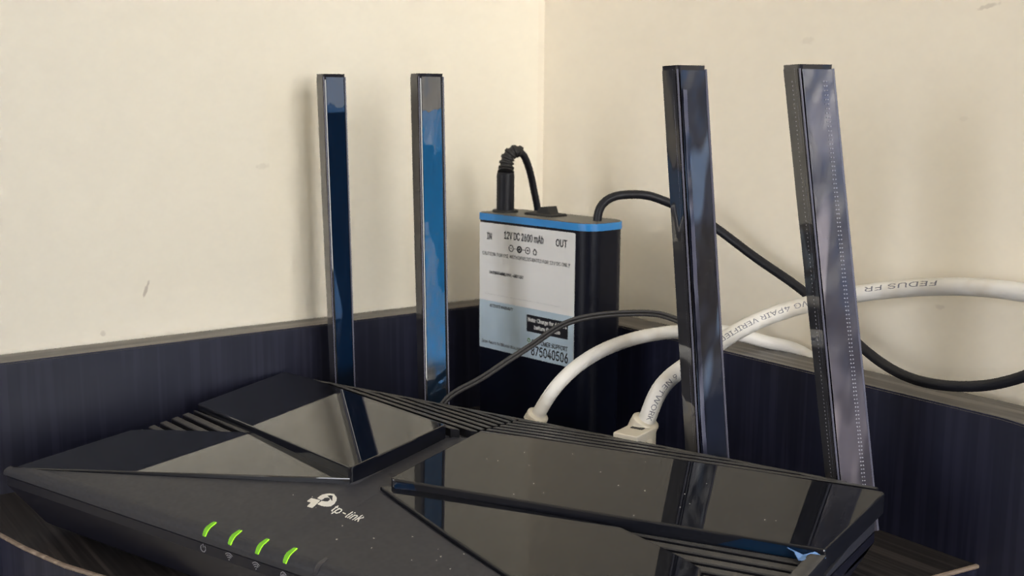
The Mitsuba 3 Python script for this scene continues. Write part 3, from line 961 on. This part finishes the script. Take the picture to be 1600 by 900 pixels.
# jack collar, switch
col = trimesh.creation.cylinder(0.0058, 0.0012, sections=36)
col.apply_translation((0.0075, 0.0085, DH + 0.0005))
put('battery_backup__jack_collar', dw(col), 'dusty_black', smooth=30)
put('battery_backup__rocker_switch', dw(man2tm(hull([(x, y, z) for x in (0.0215, 0.0385) for y in (0.0070, 0.0165) for z in (DH - 0.0002, DH + 0.0006)] + [(x, y, DH + 0.0011) for x in (0.0220, 0.0380) for y in (0.0075, 0.0160)]))), 'dusty_black')
put('battery_backup__rocker_switch__rocker', dw(man2tm(hull([(0.0270, y, DH + 0.0008) for y in (0.009, 0.0145)] + [(0.0355, y, DH + 0.0008) for y in (0.009, 0.0145)] + [(0.0292, y, DH + 0.0037) for y in (0.009, 0.0145)] + [(0.0340, y, DH + 0.0042) for y in (0.009, 0.0145)]))), 'dusty_black')

# label: origin top left, (u, v) in label shares
LU0, LU1, LZ1, LZ0 = -0.0002, 0.0594, 0.0977, 0.0402
# corners of the label (the top edge and bottom edge lie level on the face)


def lab(mesh_or_poly, lift, th=0.00004):
    m = mesh_or_poly if isinstance(mesh_or_poly, trimesh.Trimesh) else extrude(mesh_or_poly, 1.0)
    v = np.asarray(m.vertices)
    zz = v[:, 2] / max(v[:, 2].max(), 1e-9)
    q = np.column_stack([LU0 + v[:, 0] * (LU1 - LU0), -(lift + zz * th), LZ1 - v[:, 1] * (LZ1 - LZ0)])
    m = tm(q, m.faces)
    if m.volume < 0:
        m.invert()
    return dw(m)


def rrect(u0, v0, u1, v1, r=0.0):
    p = sg.box(u0, v0, u1, v1)
    return p.buffer(-r).buffer(r, quad_segs=4) if r else p


put('battery_backup__label', lab(rrect(0, 0, 1, 1, 0.012), -0.0002, 0.00032), 'label_white')
tag('battery_backup__label', 'white and pale blue information label')
put('battery_backup__label__blue_field', lab(rrect(0.0, 0.615, 1, 1.0, 0.006), 0.0001, 0.00005), 'label_blue')
put('battery_backup__label__note_box', lab(rrect(0.525, 0.665, 0.945, 0.795), 0.00012, 0.0001), 'print_black')


def text(s, u0, v0, u1, v1, bold=False):
    """Lettering filling the label box u0..u1, v0 (cap top) .. v1 (baseline)."""
    m = meshkit.text_mesh(s, 1.0, 1.0, bold)
    b = m.bounds
    v = np.asarray(m.vertices)
    q = np.column_stack([u0 + (v[:, 0] - b[0][0]) / (b[1][0] - b[0][0]) * (u1 - u0), v1 - v[:, 1] * (v1 - v0), v[:, 2]])
    return tm(q, m.faces)


def letters(name, parts, bsdf, lift=0.00017):
    key = num('battery_backup__label__' + name)
    put(key, lab(trimesh.util.concatenate(parts), lift, 0.0001), bsdf)
    return key


letters('lettering', [text('IN', 0.085, 0.077, 0.137, 0.128, True), text('12V DC 2600 mAh', 0.275, 0.052, 0.690, 0.108, True), text('OUT', 0.815, 0.060, 0.925, 0.112, True)], 'print_black')


def ringp(u_, v_, r, w_):
    c = affinity.scale(sg.Point(u_, v_).buffer(r, quad_segs=8), 1.0, 1.04)
    return c.difference(affinity.scale(sg.Point(u_, v_).buffer(r - w_, quad_segs=8), 1, 1.04))


icons = [extrude(q, 1.0) for q in (ringp(0.352, 0.176, 0.026, 0.006), ringp(0.440, 0.176, 0.027, 0.012), ringp(0.528, 0.176, 0.026, 0.006), sg.Point(0.440, 0.176).buffer(0.010),
                                   sg.box(0.342, 0.173, 0.362, 0.178), sg.box(0.518, 0.173, 0.538, 0.178), sg.box(0.525, 0.167, 0.530, 0.185), sg.box(0.378, 0.174, 0.414, 0.178), sg.box(0.466, 0.174, 0.502, 0.178),
                                   sg.Polygon([(0.578, 0.180), (0.602, 0.152), (0.628, 0.180), (0.620, 0.180), (0.620, 0.202), (0.586, 0.202), (0.586, 0.180)]).difference(sg.Polygon([(0.590, 0.178), (0.602, 0.163), (0.615, 0.178), (0.613, 0.196), (0.592, 0.196)])))]
letters('symbol', icons, 'print_black')
letters('lettering', [text('CAUTION: FOR USE WITH DEVICES RATED FOR 12V DC ONLY', 0.035, 0.228, 0.958, 0.255)], 'print_black')
letters('lettering', [text('HA2BBGU4BMLPVVL-4BD1207', 0.115, 0.375, 0.485, 0.398, True)], 'print_black')
letters('lettering', [text('ACTIVATE WARRANTY', 0.120, 0.640, 0.375, 0.662, True), text('Scan Award Additional Warranty', 0.030, 0.935, 0.475, 0.960), text('CUSTOMER SUPPORT', 0.580, 0.850, 0.945, 0.884, True), text('875040506', 0.575, 0.900, 0.950, 0.972, True)], 'print_black')
letters('lettering', [text('Note: Charge for 6 hours', 0.540, 0.685, 0.935, 0.715, True), text('before first use', 0.605, 0.738, 0.870, 0.768, True)], 'label_white', 0.00025)
letters('symbol', [extrude(ringp(0.550, 0.862, 0.016, 0.006), 1.0)], 'print_green')
letters('crease', [extrude(sg.box(0.06, 0.560, 0.86, 0.5618), 1.0)], 'label_crease')
tag('battery_backup', 'black battery backup box with a blue top band and white label, standing behind the router', 'battery backup')

# ------------------------------------------------------------------ cords
# charging cord: barrel plug in the box's jack, ribbed strain relief, thin cord going down behind the box
jack = DO + DX * 0.0075 - DN * 0.0085
pl = [jack + Z * (DH + 0.0006), jack + Z * (DH + 0.0014), jack + Z * 0.1190, jack + Z * 0.1198, jack + Z * 0.1202]
put('charging_cord__plug', tube(np.array(pl), [0.0040, 0.0040, 0.0040, 0.0037, 0.0030], 28), 'cable_black', smooth=30)
bend = smoothpath([tuple(jack + Z * 0.1190), (-0.0029, 0.5055, 0.1235), (-0.0017, 0.5060, 0.1275), (0.0009, 0.5068, 0.1295), (0.0037, 0.5080, 0.1287), (0.0060, 0.5100, 0.1252), (0.0081, 0.5130, 0.1190), (0.0099, 0.5150, 0.1108), (0.0116, 0.5165, 0.1027), (0.0124, 0.5180, 0.0950), (0.0120, 0.5185, 0.060), (0.0105, 0.5185, 0.020)], 160)
s = np.r_[0, np.cumsum(np.linalg.norm(np.diff(bend, axis=0), axis=1))]
put('charging_cord__cord', tube(bend[s > 0.004], 0.00165, 16), 'cable_black', smooth=True)
k1 = (s > 0.0005) & (s < 0.0155)
fine = smoothpath(bend[k1], 260)
sf = np.linspace(0, 1, 260)
put('charging_cord__strain_relief', tube(fine, (0.0034 - 0.0009 * sf) + 0.00042 * np.tanh(4 * np.sin(sf * 2 * np.pi * 6.5)) * (1 - 0.4 * sf), 24), 'dusty_black', smooth=40)
tag('charging_cord', 'thin black cord with a ribbed plug in the top of the battery box', 'cord')

# output cord: thick black cord arching from the box to the right
K = [(0.0356, 0.4672, 0.1005), (0.0358, 0.4674, 0.1040), (0.0368, 0.4677, 0.1080), (0.0408, 0.4684, 0.1117), (0.0497, 0.4702, 0.1131), (0.0567, 0.4722, 0.1127), (0.0663, 0.4727, 0.1095), (0.0757, 0.4710, 0.1056), (0.0859, 0.4660, 0.0994), (0.0999, 0.4541, 0.0889), (0.1156, 0.4361, 0.0779), (0.1239, 0.4236, 0.0697), (0.1304, 0.4071, 0.0620), (0.1362, 0.3912, 0.0575), (0.1422, 0.3758, 0.0564), (0.1503, 0.3629, 0.0580), (0.1571, 0.3542, 0.0609), (0.1634, 0.3459, 0.0658), (0.1707, 0.3369, 0.0727), (0.178, 0.327, 0.078), (0.185, 0.316, 0.080), (0.191, 0.303, 0.072), (0.196, 0.290, 0.050), (0.200, 0.280, 0.010), (0.203, 0.274, -0.05)]
put('output_cord', tube(smoothpath(K, 220), 0.00185, 18), 'cable_black', smooth=True)
tag('output_cord', 'black cord arching from the battery box down over the right side panel', 'cord')

# thin twin-lead cord from the router's power socket
TW = [(-0.0300, 0.4310, 0.0270), (-0.0278, 0.4315, 0.0312), (-0.0253, 0.4320, 0.0343), (-0.0151, 0.4330, 0.0404), (-0.0024, 0.4343, 0.0486), (0.0104, 0.4357, 0.0570), (0.0205, 0.4348, 0.0640), (0.0279, 0.4323, 0.0671), (0.0377, 0.4286, 0.0694), (0.0495, 0.4228, 0.0711), (0.0562, 0.4178, 0.0716), (0.0622, 0.4116, 0.0706), (0.0676, 0.4041, 0.0685), (0.0715, 0.3983, 0.0637), (0.0725, 0.3929, 0.0555), (0.0720, 0.3897, 0.0425), (0.0716, 0.388, 0.020), (0.071, 0.387, 0.0022)]
tp_ = smoothpath(TW, 170)
for sgn in (-1, 1):
    t, n, b = frames(tp_)
    vert = np.cross(t, np.array([-0.05, -0.98, 0.2]))
    vert /= np.linalg.norm(vert, axis=1, keepdims=True)
    put(num('twin_lead_cord__lead'), tube(tp_ + vert * 0.00062 * sgn, 0.00068, 12), 'cord_grey', smooth=True)
tag('twin_lead_cord', 'thin dark grey two-lead cord crossing in front of the battery box label', 'cord')

# ------------------------------------------------------------------ ethernet cables
EA = [(0.0030, 0.4132, 0.0240), (0.0064, 0.4180, 0.0245), (0.0089, 0.4217, 0.0275), (0.0101, 0.4206, 0.0301), (0.0118, 0.4197, 0.0337), (0.0178, 0.4192, 0.0431), (0.0266, 0.4235, 0.0505), (0.0383, 0.4304, 0.0557), (0.0514, 0.4370, 0.0586), (0.0664, 0.4432, 0.0597), (0.0802, 0.4482, 0.0594), (0.0930, 0.4500, 0.0575), (0.1056, 0.4489, 0.0543), (0.1160, 0.4434, 0.0525), (0.1233, 0.4363, 0.0475), (0.1286, 0.4302, 0.0360), (0.1310, 0.4270, 0.0180), (0.1321, 0.4254, -0.0200), (0.1327, 0.4246, -0.0600)]
EB = [(0.0420, 0.3826, 0.0272), (0.0462, 0.3886, 0.0285), (0.0480, 0.3944, 0.0337), (0.0496, 0.3934, 0.0372), (0.0504, 0.3928, 0.0398), (0.0514, 0.3919, 0.0436), (0.0548, 0.3930, 0.0498), (0.0621, 0.3978, 0.0549), (0.0717, 0.4056, 0.0592), (0.0842, 0.4156, 0.0645), (0.0989, 0.4226, 0.0700), (0.1132, 0.4214, 0.0751), (0.1276, 0.4132, 0.0803), (0.1403, 0.4017, 0.0845), (0.1513, 0.3880, 0.0878), (0.1612, 0.3742, 0.0897), (0.1704, 0.3610, 0.0900), (0.1796, 0.3498, 0.0893), (0.190, 0.330, 0.086), (0.198, 0.310, 0.074), (0.205, 0.290, 0.050), (0.208, 0.278, 0.010), (0.209, 0.272, -0.05)]
pa, pb = smoothpath(EA, 200), smoothpath(EB, 240)
put('ethernet_cable__cord', tube(pa, 0.0027, 22), 'cable_white', smooth=True)
put('ethernet_cable_001__cord', tube(pb, 0.0032, 24), 'cable_white', smooth=True)


def rounded(pts):
    return man2tm(m3.Manifold.batch_hull([m3.Manifold.sphere(0.0006, 12).translate(p) for p in pts]))


def connector(key, xc, path, boot_r, slot, dz=0.0, ribs=False):
    y0, y1 = 0.0655, 0.0790
    z0, z1 = 0.0215 + dz, 0.0355 + dz
    pts = [(xc + sx * 0.0044, y, z) for sx in (-1, 1) for y in (y0, y1) for z in (z0, z1)]
    put(key + '__plug', rw(rounded(pts)), 'plug_cream', smooth=25)
    if slot:
        sl = trimesh.creation.box(bounds=[(xc - 0.0024, y1 - 0.0060, z1 + 0.0004), (xc + 0.0024, y1 - 0.0036, z1 + 0.0008)])
        put(key + '__plug__slot', rw(sl), 'dusty_black')
    s = np.r_[0, np.cumsum(np.linalg.norm(np.diff(path, axis=0), axis=1))]
    q = smoothpath(path[(s > 0.004) & (s < slot_len[key])], 60)
    u_ = np.linspace(0, 1, 60)
    r = boot_r * (1.0 - 0.10 * u_)
    if ribs:
        r = r + 0.0004 * np.sign(np.sin(u_ * 2 * np.pi * 3.5))
    r[-3:] *= (0.97, 0.90, 0.80)
    put(key + '__boot', tube(q, r, 26), 'plug_cream', smooth=40)


slot_len = {'ethernet_cable': 0.0165, 'ethernet_cable_001': 0.0200}
connector('ethernet_cable', -0.0100, pa, 0.0044, False, -0.0085, True)
connector('ethernet_cable_001', 0.0390, pb, 0.0057, True, -0.0010)
tag('ethernet_cable', 'white ethernet cable in the left port, passing over the right side panel', 'cable')
tag('ethernet_cable_001', 'white printed ethernet cable in the right port, looping up to the right edge', 'cable')

# printing along the second cable
t_, n_, b_ = frames(pb)
sb = np.r_[0, np.cumsum(np.linalg.norm(np.diff(pb, axis=0), axis=1))]


def at_s(arr, s):
    return np.column_stack([np.interp(s, sb, arr[:, i]) for i in range(3)])


def nearest_s(p):
    return sb[np.argmin(np.linalg.norm(pb - np.asarray(p), axis=1))]


def cable_text(txt, s_start, length, height, up_off):
    m = meshkit.text_mesh(txt, 1.0, 1.0)
    m = m.subdivide_to_size(0.35) if hasattr(m, 'subdivide_to_size') else m
    bb = m.bounds
    v = np.asarray(m.vertices)
    s = s_start - (v[:, 0] - bb[0][0]) / (bb[1][0] - bb[0][0]) * length
    P, Tt = at_s(pb, s), at_s(t_, s)
    Tt /= np.linalg.norm(Tt, axis=1, keepdims=True)
    view = np.array([-0.25, -0.94, 0.20])
    nn = view - Tt * (Tt @ view)[:, None]
    nn /= np.linalg.norm(nn, axis=1, keepdims=True)
    upv = np.cross(Tt, nn)          # perpendicular on the cable's face
    upv *= np.sign(upv[:, 2:3])
    ang = (up_off - (v[:, 1] - 0.5) * height) / 0.0032
    r = 0.00321 + 0.00006 * v[:, 2]
    q = P + r[:, None] * (nn * np.cos(ang)[:, None] + upv * np.sin(ang)[:, None])
    return tm(q, m.faces)


for txt, p_, ln, up_ in (('FEDUS FR', (0.1513, 0.3880, 0.0878), 0.0290, 0.0012), ('AWG 4PAIR VERIFIED', (0.1183, 0.4197, 0.0767), 0.0480, 0.0004), ('CATEGORY 6 NETWORK', (0.0717, 0.4056, 0.0592), 0.0360, -0.0012)):
    put(num('ethernet_cable_001__lettering'), cable_text(txt, nearest_s(p_), ln, 0.0019, up_), 'print_grey')
tag('ethernet_cable_001__lettering', 'grey printed words along the cable')
